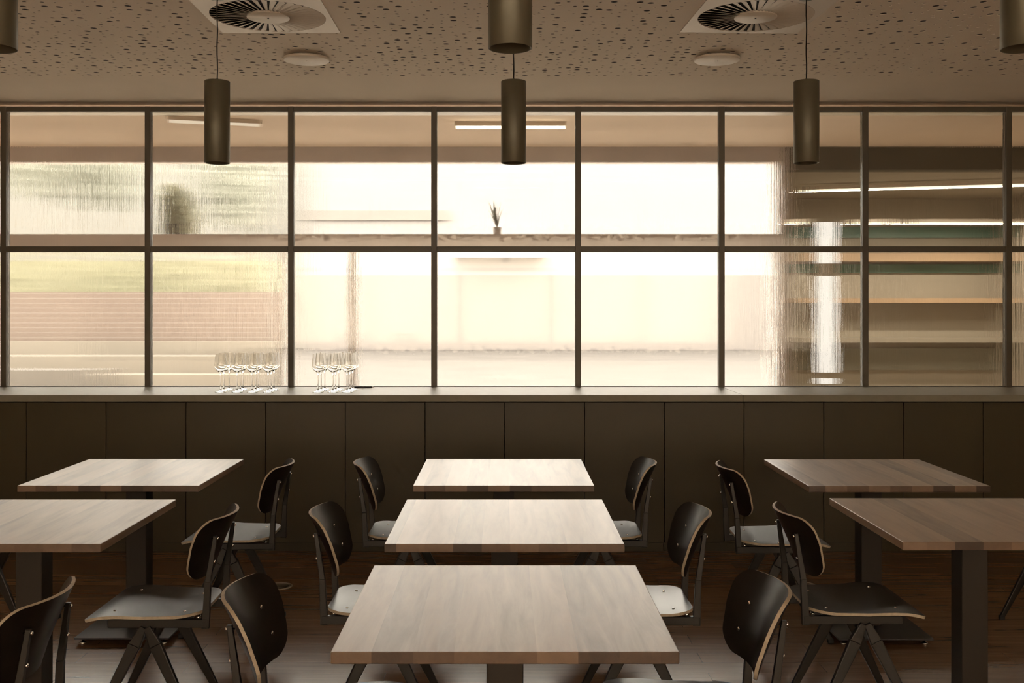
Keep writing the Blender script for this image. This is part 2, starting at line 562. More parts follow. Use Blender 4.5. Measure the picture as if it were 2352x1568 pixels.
# ------------------------------------------------------------------ corridor behind the glass
CY = 9.10                                          # window wall of the corridor
HX = 2.37                                          # where the corridor window ends and the hall opens
OX0, OX1 = -8.0, 9.0
struct(MB().box(XL, XR, WY, HYW + 0.2, -0.1, -0.001).build('floor_corridor', M['paving']), 'pale floor beyond the glass')
struct(MB().box(XL, XR, WY + 0.001, CY + 0.2, CEIL, CEIL + 0.1).build('ceiling_corridor', M['corridor_ceiling']), 'tan corridor ceiling beyond the glass')
cw = MB()
cw.box(XL, HX, CY, CY + 0.16, 2.79, CEIL)                                      # lintel
cw.box(XL, HX, CY, CY + 0.26, 2.055, 2.160)                                    # transom ledge
cw.box(XL, HX, CY, CY + 0.16, 0, 0.25)
cw.box(HX, HX + 0.10, CY, CY + 0.16, 0, CEIL)                                  # jamb
struct(MB().box(HX + 0.101, XR, CY, CY + 0.16, 2.72, CEIL - 0.0005).build('trim_3', M['hall_dark']), 'dark lintel over the hall opening')
cw.box(-1.965, -1.935, CY + 0.02, CY + 0.08, 0.25, 2.055).box(-1.36, -1.30, CY + 0.02, CY + 0.08, 0.25, 2.055)
cw.box(-4.6, -4.55, CY + 0.02, CY + 0.08, 0.25, 2.79)
w3 = struct(cw.build('window_3', M['beam']), 'brown beams of the corridor window seen through the glass')
MB().box(XL, HX, CY + 0.045, CY + 0.049, 0.25, 2.055).build('pane', M['pane'], w3)
MB().box(XL, HX, CY + 0.045, CY + 0.049, 2.160, 2.79).build('pane', M['pane'], w3)

# hall to the right
HY = 11.6
hs = 3.06                                           # the hall's near wall splays outwards
struct(MB().hexa([(HX + 0.02, CY + 0.161, 2.72), (XR, CY + 0.161, 2.72), (XR, HY + 0.2, 2.72), (hs, HY + 0.2, 2.72)], [(HX + 0.02, CY + 0.161, 2.80), (XR, CY + 0.161, 2.80), (XR, HY + 0.2, 2.80), (hs, HY + 0.2, 2.80)]).build('ceiling_hall', M['hall']), 'brown ceiling of the hall')
q = [(HX + 0.02, CY + 0.165), (HX + 0.099, CY + 0.165), (hs + 0.08, HY - 0.001), (hs, HY - 0.001)]
struct(MB().hexa([(x, y, 0) for x, y in q], [(x, y, 2.719) for x, y in q]).build('wall_hall_left', M['hall']))
struct(MB().box(hs, XR, HY, HY + 0.15, 0, 2.719).build('wall_hall_back', M['hall']))
def batten(p0, p1, hz, mat, label, cat='lamp', r=0.018, hang=None, power=0):
    """linear lamp: aluminium housing with a glowing diffuser underneath"""
    p0, p1 = Vector(p0), Vector(p1)
    d = p1 - p0
    L = d.length
    e = empty('linear_lamp', (p0 + p1) / 2, math.atan2(d.y, d.x))
    MB().box(-L / 2, L / 2, -r, r, 0.006, 0.006 + hz).build('housing', M['vent'], e)
    MB().box(-L / 2 + 0.01, L / 2 - 0.01, -r * 0.8, r * 0.8, -0.012, 0.0055).build('diffuser', mat, e)
    if hang:
        for s in (-0.4, 0.4):
            MB().box(s * L - 0.002, s * L + 0.002, -0.002, 0.002, 0.006 + hz, hang - p0.z).build('suspension_wire', M['cord'], e)
    if power:
        ld = bpy.data.lights.new('lamp_light', 'AREA')
        ld.shape = 'RECTANGLE'; ld.size = L; ld.size_y = 0.06; ld.energy = power; ld.color = (1.0, 0.88, 0.70)
        lo = bpy.data.objects.new('lamp_light', ld); C.objects.link(lo); lo.parent = e; lo.location = (0, 0, -0.014)
    return tag(e, label, cat, 'linear lamps behind the glass')
a, b = at(1045, 292, 7.86), at(1300, 292, 7.86)
batten(a, b, CEIL - a[2] - 0.0062, M['led'], 'bright white linear ceiling lamp glowing in the fourth upper pane')
a, b = at(385, 276, 7.62), at(600, 286, 7.80)
batten((a[0], a[1], 2.885), (b[0], b[1], 2.885), 0.028, M['led_dim'], 'faint dim linear ceiling lamp in the second upper pane behind the left pendant')
a, b = at(1878, 437, 9.75), at(2420, 417, 9.10)
batten((a[0], 10.2, 2.66), (b[0] + 0.3, 9.62, 2.66), 0.03, M['led_hall'], 'longest warm linear lamp, slanting upward across the rightmost upper panes', hang=2.718, power=18)
for x0, x1, t in ((1800, 1846, 'short warm linear lamp left of the white glowing column'), (1962, 2046, 'middle short warm linear lamp just right of the white glowing column'), (2082, 2420, 'long level warm linear lamp low in the far right upper panes')):
    a, b = at(x0, 513, 10.6), at(x1, 508, 10.6)
    batten((a[0], 10.6, 2.371), (b[0], 10.6, 2.385), 0.03, M['led_hall'], t, hang=2.718, r=0.025, power=5 * (x1 - x0) / 84)
# shelving on the hall's back wall
e = tag(empty('wall_shelf', (0, 0, 0)), 'wooden wall shelf with teal backing at the back of the hall', 'shelf')
def hz(py, d=HY - 0.1): return CAM_Z - (py - VY) * d / FPX
for i, (py, mat, th) in enumerate(((592, 'shelf_wood', 0.09), (690, 'shelf_wood', 0.05), (780, 'hall', 0.05))):
    z = hz(py)
    MB().box(hs + 0.085, XR - 0.001, HY - 0.28, HY - 0.001, z - th / 2, z + th / 2).build('board', M[mat], e)
for py0, py1, mat in ((606, 626, 'teal'), (520, 545, 'teal'), (800, 850, 'render_dark')):
    MB().box(hs + 0.085, XR - 0.001, HY - 0.04, HY - 0.001, hz(py1), hz(py0)).build('back_panel', M[mat], e)
# made-up glowing column standing in for a bright upright bar in the panes
ld_ = 8.45
lx = (1898 - VX) * ld_ / FPX
e = tag(empty('glow_bar', (lx, ld_, 0)), 'tall white glowing column with dark bands, added as a bright upright bar in the right panes', 'lamp')
def cz(py): return hz(py, ld_)
cwid = 0.076
MB().lathe([(0, 0), (0.16, 0), (0.16, 0.012), (0.10, 0.02), (0, 0.021)], n=40).build('base', M['hall_dark'], e)
MB().box(-0.02, 0.02, -0.02, 0.02, 0.0215, cz(884)).build('stem', M['hall_dark'], e)
for y0, y1 in ((510, 605), (634, 855), (868, 881)):
    MB().box(-cwid, cwid, -0.03, 0.03, cz(y1), cz(y0)).build('diffuser', M['glow_bar_emission'], e, bevel=0.01)
for y0, y1 in ((605, 634), (855, 868)):
    MB().box(-cwid * 0.9, cwid * 0.9, -0.025, 0.025, cz(y1) + 0.0005, cz(y0) - 0.0005).build('band', M['hall'], e)

# plants on the transom ledge of the corridor window
def leaf_blob(name, parent, mat, center, rad, n, size, rnd, shape):
    mb = MB()
    for _ in range(n):
        while True:
            p = Vector((rnd.uniform(-1, 1), rnd.uniform(-1, 1), rnd.uniform(-1, 1)))
            if shape(p):
                break
        c = Vector((center[0] + p.x * rad[0], center[1] + p.y * rad[1], center[2] + p.z * rad[2]))
        d = Vector((rnd.gauss(0, 1), rnd.gauss(0, 1), rnd.gauss(0, 1))).normalized()
        s = d.orthogonal().normalized()
        k = size * rnd.uniform(0.6, 1.3)
        mb.add([c - d * k, c + s * k * 0.42, c + d * k, c - s * k * 0.42], [(0, 1, 2, 3)])
    return mb.build(name, mat, parent)
rnd = random.Random(3)
lx, ly, lz = at(400, 537, CY + 0.17)
e = tag(empty('topiary_plant', (lx, ly, 2.1605)), 'rounded olive topiary plant on the ledge in the second upper pane', 'plant')
MB().lathe([(0, 0), (0.07, 0), (0.09, 0.10), (0.08, 0.10), (0, 0.095)], n=20).build('pot', M['pot'], e)
leaf_blob('foliage', e, M['leaf_olive'], (0.02, 0, 0.245), (0.185, 0.08, 0.225), 3200, 0.022, rnd, lambda p: (p.x + 0.22 * p.z) ** 2 + p.y ** 2 < max(0.0, (1 - max(p.z, 0) ** 2)) * (0.72 - 0.30 * p.z))
lx, ly, lz = at(1142, 537, CY + 0.17)
e = tag(empty('potted_plant', (lx, ly, 2.1605)), 'small dark spiky plant on the ledge in the fourth upper pane', 'plant')
MB().lathe([(0, 0), (0.03, 0), (0.04, 0.07), (0.034, 0.07), (0, 0.065)], n=16).build('pot', M['pot'], e)
mb = MB()
for k in range(16):
    a = rnd.uniform(0, 2 * math.pi); L = rnd.uniform(0.12, 0.26); lean = rnd.uniform(0.05, 0.45)
    d = Vector((math.cos(a) * lean - 0.18, math.sin(a) * lean * 0.4, 1)).normalized(); s = Vector((math.sin(a), -math.cos(a), 0)) * 0.012
    p0 = Vector((0, 0, 0.066)); p1 = p0 + d * L * 0.5; p2 = p0 + d * L + Vector((math.cos(a), math.sin(a), 0)) * 0.02
    mb.add([p0 - s * 0.5, p0 + s * 0.5, p1 + s, p1 - s, p2], [(0, 1, 2, 3), (3, 2, 4)])
mb.build('leaves', M['leaf_dark'], e)

# ------------------------------------------------------------------ outdoors beyond the corridor window
struct(MB().box(-14, 14, CY + 0.27, 13.5, -0.3, -0.15).build('terrace', M['paving']), 'unseen terrace outside, kept very pale to bounce daylight indoors')  # out of view, made extra pale to bounce daylight into the corridor
struct(MB().box(-40, 40, 13.5, 70, -0.3, -0.16).build('ground', M['asphalt']), 'dull asphalt yard outside')
BXW = -7.6
BD = 40.0
bd = empty('building', (0, BD, -0.15))
tag(bd, 'pale rendered building outside filling the middle panes', 'building')
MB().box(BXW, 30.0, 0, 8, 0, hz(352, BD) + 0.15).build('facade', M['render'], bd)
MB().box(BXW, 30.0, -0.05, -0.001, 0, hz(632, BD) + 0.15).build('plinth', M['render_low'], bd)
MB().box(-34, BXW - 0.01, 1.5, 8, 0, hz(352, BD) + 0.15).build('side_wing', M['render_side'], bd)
MB().box(BXW, -2.2, -0.12, -0.001, hz(506, BD) + 0.15, hz(484, BD) + 0.15).build('cornice', M['render_beige'], bd)
MB().box(-1.9, 1.5, -0.8, -0.001, hz(592, 39.6) + 0.15, hz(582, 39.6) + 0.15).build('canopy', M['beam'], bd)
gx1 = -3.45
tag(MB().box(-16, gx1, 16.0, 16.3, 1.0, 1.745).build('brick_wall', M['brick']), 'reddish brick garden wall outside, behind the two leftmost lower panes', 'wall')
st = MB().box(-16, gx1, 15.75, 16.35, -0.15, 0.999).box(-16, gx1 - 0.1, 15.2, 15.749, -0.15, 0.80).box(-16, gx1 - 0.1, 14.8, 15.199, -0.15, 0.56)
struct(st.build('trim_2', M['concrete']), 'stepped concrete plinth under the garden wall')
tag(MB().box(-9.0, -5.6, 14.2, 14.6, -0.15, 0.66).build('planter', M['concrete_dark']), 'dark low planter box outside at the lower left', 'planter')
h = tag(empty('hedge', (-9.6, 17.1, -0.15)), 'yellow green clipped hedge above the brick garden wall', 'hedge')
MB().box(-6.2, 5.8, -0.35, 0.35, 0, 2.4).build('hedge_core', M['leaf_hedge'], h)
leaf_blob('leaves', h, M['leaf_hedge'], (-0.2, -0.36, 2.0), (6.0, 0.14, 0.75), 5000, 0.06, rnd, lambda p: True)
for k, (px, dd, zc, rr, lab) in enumerate(((40, 20.5, 4.9, 1.0, 'pale green tree outside behind the leftmost upper pane'), (235, 23, 4.9, 1.05, 'pale green tree outside at the right of the leftmost upper pane'), (540, 24.5, 4.6, 0.9, 'small pale tree outside beyond the left pendant'))):
    x = at(px, 0, dd)[0]
    t = tag(empty('garden_tree', (x, dd, -0.15)), lab, 'tree', 'garden trees beyond the hedge')
    MB().lathe([(0.12, 0), (0.09, 2.5), (0.05, 4.6), (0, 4.7)], n=10).build('trunk', M['bark'], t)
    leaf_blob('crown', t, M['leaf_pale'], (0, 0, zc + 0.1), (rr, rr * 0.8, 1.25), 2600, 0.13, rnd, lambda p: p.length < 1)

# ------------------------------------------------------------------ counter: cabinets and worktop
CF = 6.49                                           # cabinet fronts
PITCH = 0.4954
ORD = ['first', 'second', 'third', 'fourth', 'fifth', 'sixth', 'seventh', 'eighth', 'ninth', 'tenth', 'eleventh', 'twelfth', 'thirteenth', 'fourteenth']
for k in range(-1, 13):
    x0 = -2.974 + PITCH * k
    e = empty('cabinet_unit', (x0, CF, 0))
    n = k + 1
    if n < 7: where = 'the leftmost, cut by the left picture edge' if n == 0 else ORD[n] + ' from the left end'
    else: where = 'the rightmost, cut by the right picture edge' if n == 13 else ORD[13 - n] + ' from the right end'
    tag(e, 'dark brown flat cabinet under the counter, ' + where, 'cabinet', 'cabinets under the counter')
    MB().box(0.0005, PITCH - 0.0005, 0.021, 0.60, 0.06, 0.942).build('body', M['duct'], e)
    MB().box(0.0022, PITCH - 0.0022, 0, 0.020, 0.066, 0.936).build('door', M['cabinet'], e, bevel=0.0012)
    MB().box(0.0005, PITCH - 0.0005, 0.05, 0.60, 0.0, 0.0595).build('plinth', M['cabinet'], e)
SEAM = 1.47
tag(MB().box(-4.2, SEAM - 0.001, 6.45, WY - 0.005, 0.9435, FZ).build('worktop', M['worktop'], bevel=0.002), 'long grey worktop slab carrying the wine glasses, left of the seam', 'worktop', 'worktop slabs on the cabinets')
tag(MB().box(SEAM + 0.001, 4.2, 6.45, WY - 0.005, 0.9435, FZ).build('worktop', M['worktop'], bevel=0.002), 'shorter bare grey worktop slab, right of the seam', 'worktop', 'worktop slabs on the cabinets')

# ------------------------------------------------------------------ wine glasses
def wine_glass_mesh():
    outer = [(0.0, 0.0), (0.0355, 0.0), (0.0365, 0.0012), (0.034, 0.003), (0.012, 0.0065), (0.0045, 0.014), (0.0034, 0.03), (0.0034, 0.10), (0.0045, 0.116),
             (0.010, 0.124), (0.024, 0.134), (0.0345, 0.147), (0.0390, 0.160), (0.0395, 0.170), (0.0375, 0.190), (0.0345, 0.215), (0.0318, 0.238), (0.0315, 0.2405)]
    inner = [(0.0308, 0.2405), (0.0335, 0.215), (0.0365, 0.190), (0.0385, 0.170), (0.0380, 0.161), (0.0335, 0.149), (0.0228, 0.1365), (0.009, 0.1275), (0.0, 0.1262)]
    o = MB().lathe([(r, h * 1.02) for r, h in outer + inner], n=36).build('wine_glass', M['glass'])
    rim = 0.2403 * 1.02
    for ed in o.data.edges:
        if all(o.data.vertices[i].co.z > rim for i in ed.vertices):
            ed.use_edge_sharp = True
    return o
stems = {'left cluster of twelve': [(506.8, 514.3, 526.5), (544.8, 552.1, 558.3), (579.1, 587.5, 593.5), (616.0, 623.3, 629.5)],
         'right cluster of nine': [(730.5, 737.6, 746.0), (764.8, 771.0, 778.0), (797.5, 804.2, 810.1)]}
first = None
for cl, cols in stems.items():
    for ci, col in enumerate(cols):
        for ri, px in enumerate(col):
            d = (6.67, 6.77, 6.87)[ri]
            if first is None:
                first = o = wine_glass_mesh()
            else:
                o = first.copy(); C.objects.link(o)
            o.location = ((px - VX) * d / FPX, d, FZ + 0.0004)
            tag(o, 'empty stemmed wine glass, %s row, %s from the left in the %s' % (('front', 'middle', 'rear')[ri], ORD[ci], cl), 'wine glass', 'wine glasses in the ' + cl)
e = tag(empty('pen', at(835, 888, 7.0)), 'slim dark pen lying on the worktop right of the wine glasses', 'pen')
e.location = ((835 - VX) * 7.0 / FPX, 7.0, FZ + 0.0066)
MB().lathe([(0, -0.062), (0.0055, -0.061), (0.006, -0.03), (0.006, 0.050), (0.0045, 0.056)], n=12, axis='x').build('barrel', M['pen'], e)
MB().lathe([(0.0044, 0.0562), (0.0025, 0.066), (0, 0.070)], n=12, axis='x').build('tip', M['chrome'], e)

# ------------------------------------------------------------------ tables
TZ, TH, TW = 0.75, 0.028, 0.793
def make_table():
    e = empty('dining_table', (0, 0, 0))
    tp = MB().box(-TW / 2, TW / 2, -TW / 2, TW / 2, TZ - TH, TZ)
    tp.mi[2] = tp.mi[4] = 1
    tp.build('tabletop', [M['wood'], M['end_grain']], e, bevel=0.0022)
    MB().box(-0.19, 0.19, -0.19, 0.19, TZ - TH - 0.008, TZ - TH - 0.0005).build('mounting_plate', M['column'], e)
    MB().box(-0.048, 0.048, -0.048, 0.048, 0.0335, TZ - TH - 0.0085).build('column', M['column'], e, bevel=0.003)
    MB().box(-0.215, 0.215, -0.235, 0.235, 0.025, 0.033).build('base_plate', M['plate'], e, bevel=0.001)
    for sx in (-1, 1):
        for sy in (-1, 1):
            f = MB().lathe([(0, 0), (0.014, 0), (0.016, 0.004), (0.012, 0.008), (0.006, 0.010), (0.006, 0.0245), (0, 0.0246)], (sx * 0.185, sy * 0.205, 0.0002), n=14).build('foot', M['chrome'], e)
    return e
tables = [(0.0, 2.77, 'wooden pedestal table nearest the camera in the middle'),
          (-0.002, 3.845, 'middle table of the three in the centre column, between front and rear'),
          (-0.006, 4.965, 'rearmost table of the centre column, next to the cabinets'),
          (-1.737, 4.965, 'rear left pale wooden table, in front of the cabinets'),
          (-1.732, 3.845, 'nearer left table, cut by the left picture edge'),
          (1.722, 4.955, 'rear right brown wooden table, in front of the cabinets'),
          (1.722, 3.875, 'nearer right brown table, cut by the right picture edge')]
t0 = make_table()
for i, (x, y, lab) in enumerate(tables):
    t = t0 if i == 0 else copy_tree(t0)
    t.location = (x, y, 0)
    tag(t, lab, 'table', 'square dining tables')

# ------------------------------------------------------------------ chairs
def interp(tbl, x):
    if x <= tbl[0][0]: return tbl[0][1]
    for (a, va), (b, vb) in zip(tbl, tbl[1:]):
        if x <= b:
            t = (x - a) / (b - a)
            return va + (vb - va) * t
    return tbl[-1][1]

def shell(fn, nu, nv, thick_dir, th, mb):
    """closed ply sheet: fn(u, v) -> point on its face; offset along thick_dir(u, v) * th; slot 0 faces, slot 1 rim"""
    top, bot = [], []
    for i in range(nu + 1):
        for j in range(nv + 1):
            p = Vector(fn(i / nu, j / nv)); n = thick_dir(i / nu, j / nv)
            top.append(p + n * th / 2); bot.append(p - n * th / 2)
    W = nv + 1
    ft, fb, rim = [], [], []
    for i in range(nu):
        for j in range(nv):
            a, b, c, d = i * W + j, (i + 1) * W + j, (i + 1) * W + j + 1, i * W + j + 1
            ft.append((a, b, c, d)); fb.append((d, c, b, a))
    loop = [i * W for i in range(nu + 1)] + [nu * W + j for j in range(1, nv + 1)] + [i * W + nv for i in range(nu - 1, -1, -1)] + [j for j in range(nv - 1, 0, -1)]
    n = len(top)
    mb.add(top, ft, 0, True)
    mb.add(bot, fb, 0, True)
    # rim: rounded ply edge with its own vertices
    rv, rf = [], []
    m = len(loop)
    cen = sum(top, Vector()) / n
    for k in loop:
        rv.append(top[k]); 
    for k in loop:
        rv.append(bot[k])
    for k in range(m):
        k2 = (k + 1) % m
        rf.append((k, k2, m + k2, m + k))
    mb.add(rv, rf, 1, False)

def round_half(hw_of, s, length, r_lo, r_hi):
    """half width at distance s along a panel of this length with rounded corners"""
    w = hw_of(s)
    if s < r_lo: w -= r_lo - math.sqrt(max(0, r_lo ** 2 - (r_lo - s) ** 2))
    if length - s < r_hi: w -= r_hi - math.sqrt(max(0, r_hi ** 2 - (r_hi - (length - s)) ** 2))
    return w

def spaced(u):
    """samples gathered at both ends so rounded corners stay smooth"""
    return 0.5 - 0.5 * math.cos(math.pi * u)

def make_chair():
    e = empty('dining_chair', (0, 0, 0))
    # seat: x from -0.20 (rear) to 0.192 (front edge, rolled down)
    SL = 0.392
    def seat_pt(u, v):
        s = spaced(u) * SL
        x = -0.20 + s
        w = round_half(lambda q: 0.178 + 0.036 * q / SL, s, SL, 0.075, 0.025)
        y = (2 * v - 1) * w
        z = interp([(0, 0.452), (0.08, 0.4445), (0.2, 0.4475), (0.28, 0.4545), (0.335, 0.455), (0.37, 0.450), (SL, 0.443)], s)
        z += 0.010 * (y / 0.2) ** 2 * (1 - s / SL)
        return (x, y, z)
    def seat_n(u, v):
        u0, u1 = max(0, u - 0.02), min(1, u + 0.02)
        a, b = Vector(seat_pt(u0, 0.5)), Vector(seat_pt(u1, 0.5))
        t = (b - a).normalized()
        return Vector((-t.z, 0, t.x))
    mb = MB(); shell(seat_pt, 26, 14, seat_n, 0.010, mb)
    seat = mb.build('seat', [M['black_ply'], M['ply_edge']], e)
    for x, y in ((-0.13, 0.115), (-0.13, -0.115), (0.11, 0.135), (0.11, -0.135)):
        u = 0.5
        z = interp([(0, 0.452), (0.08, 0.4445), (0.2, 0.4475), (0.28, 0.4545), (0.335, 0.455)], x + 0.20) + 0.010 * (y / 0.2) ** 2 * (1 - (x + 0.2) / SL)
        MB().lathe([(0.0055, 0.0), (0.005, 0.002), (0.003, 0.0032), (0, 0.0036)], (x, y, z + 0.0045), n=12).build('screw', M['chrome'], seat)
    # backrest: shield of bent ply, hollow towards the sitter
    BH = 0.2256
    def back_x(s, y):
        return interp([(0, -0.188), (0.065, -0.209), (0.14, -0.240), (BH, -0.280)], s) + 0.068 * (y / 0.2) ** 2
    def back_pt(u, v):
        s = spaced(u) * BH
        w = round_half(lambda q: interp([(0, 0.148), (0.05, 0.169), (0.13, 0.191), (BH, 0.202)], q), s, BH, 0.050, 0.055)
        a = 2 * v - 1
        y = a * w
        z = 0.565 + s * 0.975
        return (back_x(s, y), y, z)
    def back_n(u, v):
        p = back_pt(u, v); y = p[1]
        n = Vector((1, -2 * 0.068 * y / 0.04, 0.30)).normalized()
        return n
    mb = MB(); shell(back_pt, 26, 28, back_n, 0.0095, mb)
    back = mb.build('backrest', [M['black_ply'], M['ply_edge']], e)
    UY = 0.112
    for s in (-1, 1):
        for hgt in (0.066, 0.140):
            x = back_x(hgt, UY)
            MB().lathe([(0.0065, 0.0), (0.006, 0.0022), (0.0035, 0.0036), (0, 0.004)], (0, 0, 0), n=14, axis='x').build('screw', M['chrome'], back, loc=(x + 0.0042, s * UY, 0.565 + hgt * 0.975))
    for s in (-1, 1):
        y = s * 0.130
        # rear upright: folded steel strip that narrows upwards
        b0 = Vector((-0.209, y, 0.398)); t0_ = Vector((-0.238, s * 0.119, 0.722))
        t0_.x = back_x((0.722 - 0.565) / 0.975, 0.119) - 0.0150
        mid = Vector((-0.2165, s * 0.127, 0.56))
        def quad(c, wx, wy):
            return [(c.x - wx, c.y - wy, c.z), (c.x + wx, c.y - wy, c.z), (c.x + wx, c.y + wy, c.z), (c.x - wx, c.y + wy, c.z)]
        up = MB()
        up.hexa(quad(b0, 0.0135, 0.009), quad(mid, 0.0105, 0.008)).hexa(quad(mid, 0.0105, 0.008), quad(t0_, 0.007, 0.0065))
        uo = up.build('upright', M['black_steel'], e, bevel=0.002)
        for zz in (0.712, 0.632):
            tt = (zz - mid.z) / (t0_.z - mid.z)
            c = mid.lerp(t0_, tt)
            hw_ = 0.0105 + (0.007 - 0.0105) * tt
            reach = back_x((zz - 0.565) / 0.975, c.y) - 0.006 - c.x if zz > 0.7 else 0.0
            MB().lathe([(0, -hw_ - 0.006), (0.003, -hw_ - 0.0055), (0.005, -hw_ - 0.004), (0.0055, -hw_), (0.0028, -hw_ + 0.0005), (0.0028, reach), (0, reach)], (0, 0, 0), n=10, axis='x').build('bolt', M['chrome'], uo, loc=(c.x, c.y, c.z))
        # seat rail
        MB().box(-0.219, 0.135, y - 0.0095, y + 0.0095, 0.401, 0.431).build('rail', M['black_steel'], e, bevel=0.003)
        MB().lathe([(0, -0.014), (0.0065, -0.014), (0.0065, 0.014), (0, 0.014)], (-0.178, y - s * 0.026, 0.4315), n=12, axis='y').build('spacer', M['chrome'], e)
        # compass legs: two tapered folded legs meet under the seat
        top = Vector((0, s * 0.138, 0.405))
        for k in (-1, 1):
            foot = Vector((k * 0.200, s * 0.168, 0.012))
            a0 = Vector((k * 0.006, s * 0.138, 0.405))
            dirv = (foot - a0).normalized()
            wide = Vector((dirv.z, 0, -dirv.x)).normalized()
            lat = Vector((0, 1, 0))
            def q(c, w_, l_):
                return [c - wide * w_ - lat * l_, c + wide * w_ - lat * l_, c + wide * w_ + lat * l_, c - wide * w_ + lat * l_]
            p1 = a0 + (foot - a0) * 0.16
            lg = MB().hexa(q(foot, 0.0105, 0.0085), q(p1, 0.0215, 0.0105)).hexa(q(p1, 0.0215, 0.0105), q(a0, 0.012, 0.0105))
            lo = lg.build('leg', M['black_steel'], e, bevel=0.003)
            fz = MB()
            fz.hexa([(foot.x - 0.013, foot.y - 0.011, 0.0004), (foot.x + 0.013, foot.y - 0.011, 0.0004), (foot.x + 0.013, foot.y + 0.011, 0.0004), (foot.x - 0.013, foot.y + 0.011, 0.0004)],
                    [(foot.x - 0.0125, foot.y - 0.0105, 0.022), (foot.x + 0.0125, foot.y - 0.0105, 0.022), (foot.x + 0.0125, foot.y + 0.0105, 0.022), (foot.x - 0.0125, foot.y + 0.0105, 0.022)])
            fz.build('foot_cap', M['rubber'], lo, bevel=0.003)
        MB().box(-0.03, 0.03, y - 0.015, y + 0.015, 0.386, 0.4005).build('bracket', M['black_steel'], e, bevel=0.002)
    MB().lathe([(0, -0.125), (0.009, -0.125), (0.009, 0.125), (0, 0.125)], (0, 0, 0.412), n=12, axis='y').build('crossbar', M['black_steel'], e)
    return e

PI = math.pi
chairs = [  # x, y, facing (0 = towards +x), label
    (-0.462, 2.785, 0.0, 'black plywood chair left of the front middle table, nearest on that side'),
    (0.477, 2.815, PI + 0.04, 'black plywood chair right of the front middle table'),
    (-0.436, 3.86, 0.0, 'black plywood chair left of the middle table of the centre column'),
    (0.472, 3.85, PI, 'black plywood chair right of the middle table of the centre column'),
    (-0.448, 5.06, 0.0, 'black plywood chair left of the rearmost centre table'),
    (0.448, 5.06, PI, 'black plywood chair right of the rearmost centre table'),
    (-1.266, 3.82, PI, 'black plywood chair right of the nearer left table, grey seat fully seen'),
    (-1.297, 5.00, PI, 'black plywood chair right of the rear left table, seat shining white'),
    (1.282, 3.86, 0.0, 'black plywood chair left of the nearer right table, seat fully seen'),
    (1.283, 4.93, 0.0, 'black plywood chair left of the rear right table'),
    (-1.44, 2.75, PI, 'black plywood chair cut by the lower left picture corner, back turned'),
    (-2.40, 4.97, 0.0, 'black plywood chair at the left picture edge, one leg seen behind the table column'),
    (2.633, 4.95, PI, 'black plywood chair at the right picture edge, only a slanting leg in view'),
]
c0 = make_chair()
for i, (x, y, rz, lab) in enumerate(chairs):
    c = c0 if i == 0 else copy_tree(c0)
    c.location = (x, y, 0)
    c.rotation_euler = (0, 0, rz)
    tag(c, lab, 'chair', 'black plywood chairs')

# ------------------------------------------------------------------ pendants
def make_pendant():
    e = empty('pendant_lamp', (0, 0, 0))
    R, L = 0.0557, 0.364
    MB().lathe([(0.0, L), (R - 0.001, L), (R, L - 0.001), (R, 0.001), (R - 0.001, 0.0), (R - 0.003, 0.0005), (R - 0.003, L - 0.01), (0.0, L - 0.01)], n=64).build('shade', M['pendant'], e)
    MB().lathe([(0.0, 0.075), (R - 0.0035, 0.075), (R - 0.0035, 0.07), (0.035, 0.078), (0.0, 0.078)], n=40).build('reflector', M['pendant_in'], e)
    MB().lathe([(0, L), (0.007, L), (0.006, L + 0.006), (0.0032, L + 0.014), (0, L + 0.0145)], n=16).build('cord_grip', M['cord'], e)
    return e
p0 = make_pendant()
for i, (x, y, z, lab) in enumerate(((-1.281, 4.65, 2.170, 'black cylinder pendant lamp on a cord, rear row, left of the three'),
                                    (0.038, 4.65, 2.170, 'black cylinder pendant lamp on a cord, rear row, middle of the three'),
                                    (1.341, 4.65, 2.170, 'black cylinder pendant lamp on a cord, rear row, right of the three'),
                                    (-1.296, 2.65, 2.188, 'large black cylinder pendant lamp cut by the upper left picture corner'),
                                    (0.013, 2.65, 2.188, 'large black cylinder pendant lamp at the top middle, open end seen from below'),
                                    (1.316, 2.65, 2.188, 'large black cylinder pendant lamp cut by the upper right picture corner'))):
    p = p0 if i == 0 else copy_tree(p0)
    p.location = (x, y, z)
    tag(p, lab, 'pendant lamp', 'black cylinder pendants')
    cl = CEIL - z
    mb = MB(); n = 10
    for k in range(n):      # cord with the photo's slight waviness
        h0, h1 = 0.378 + (cl - 0.02 - 0.378) * k / n, 0.378 + (cl - 0.02 - 0.378) * (k + 1) / n
        o0, o1 = 0.0012 * math.sin(k * 1.3), 0.0012 * math.sin((k + 1) * 1.3)
        if k == 0: o0 = 0
        ring = lambda o, h: [(o + 0.0030 * math.cos(a * PI / 4), 0.0030 * math.sin(a * PI / 4), h) for a in range(8)]
        mb.add(ring(o0, h0) + ring(o1, h1), [(a, (a + 1) % 8, 8 + (a + 1) % 8, 8 + a) for a in range(8)], 0, True)
    mb.build('cord', M['cord'], p)
    MB().lathe([(0, cl - 0.022), (0.03, cl - 0.022), (0.032, cl - 0.019), (0.032, cl - 0.0005), (0, cl - 0.0004)], n=24).build('ceiling_rose', M['pendant'], p)

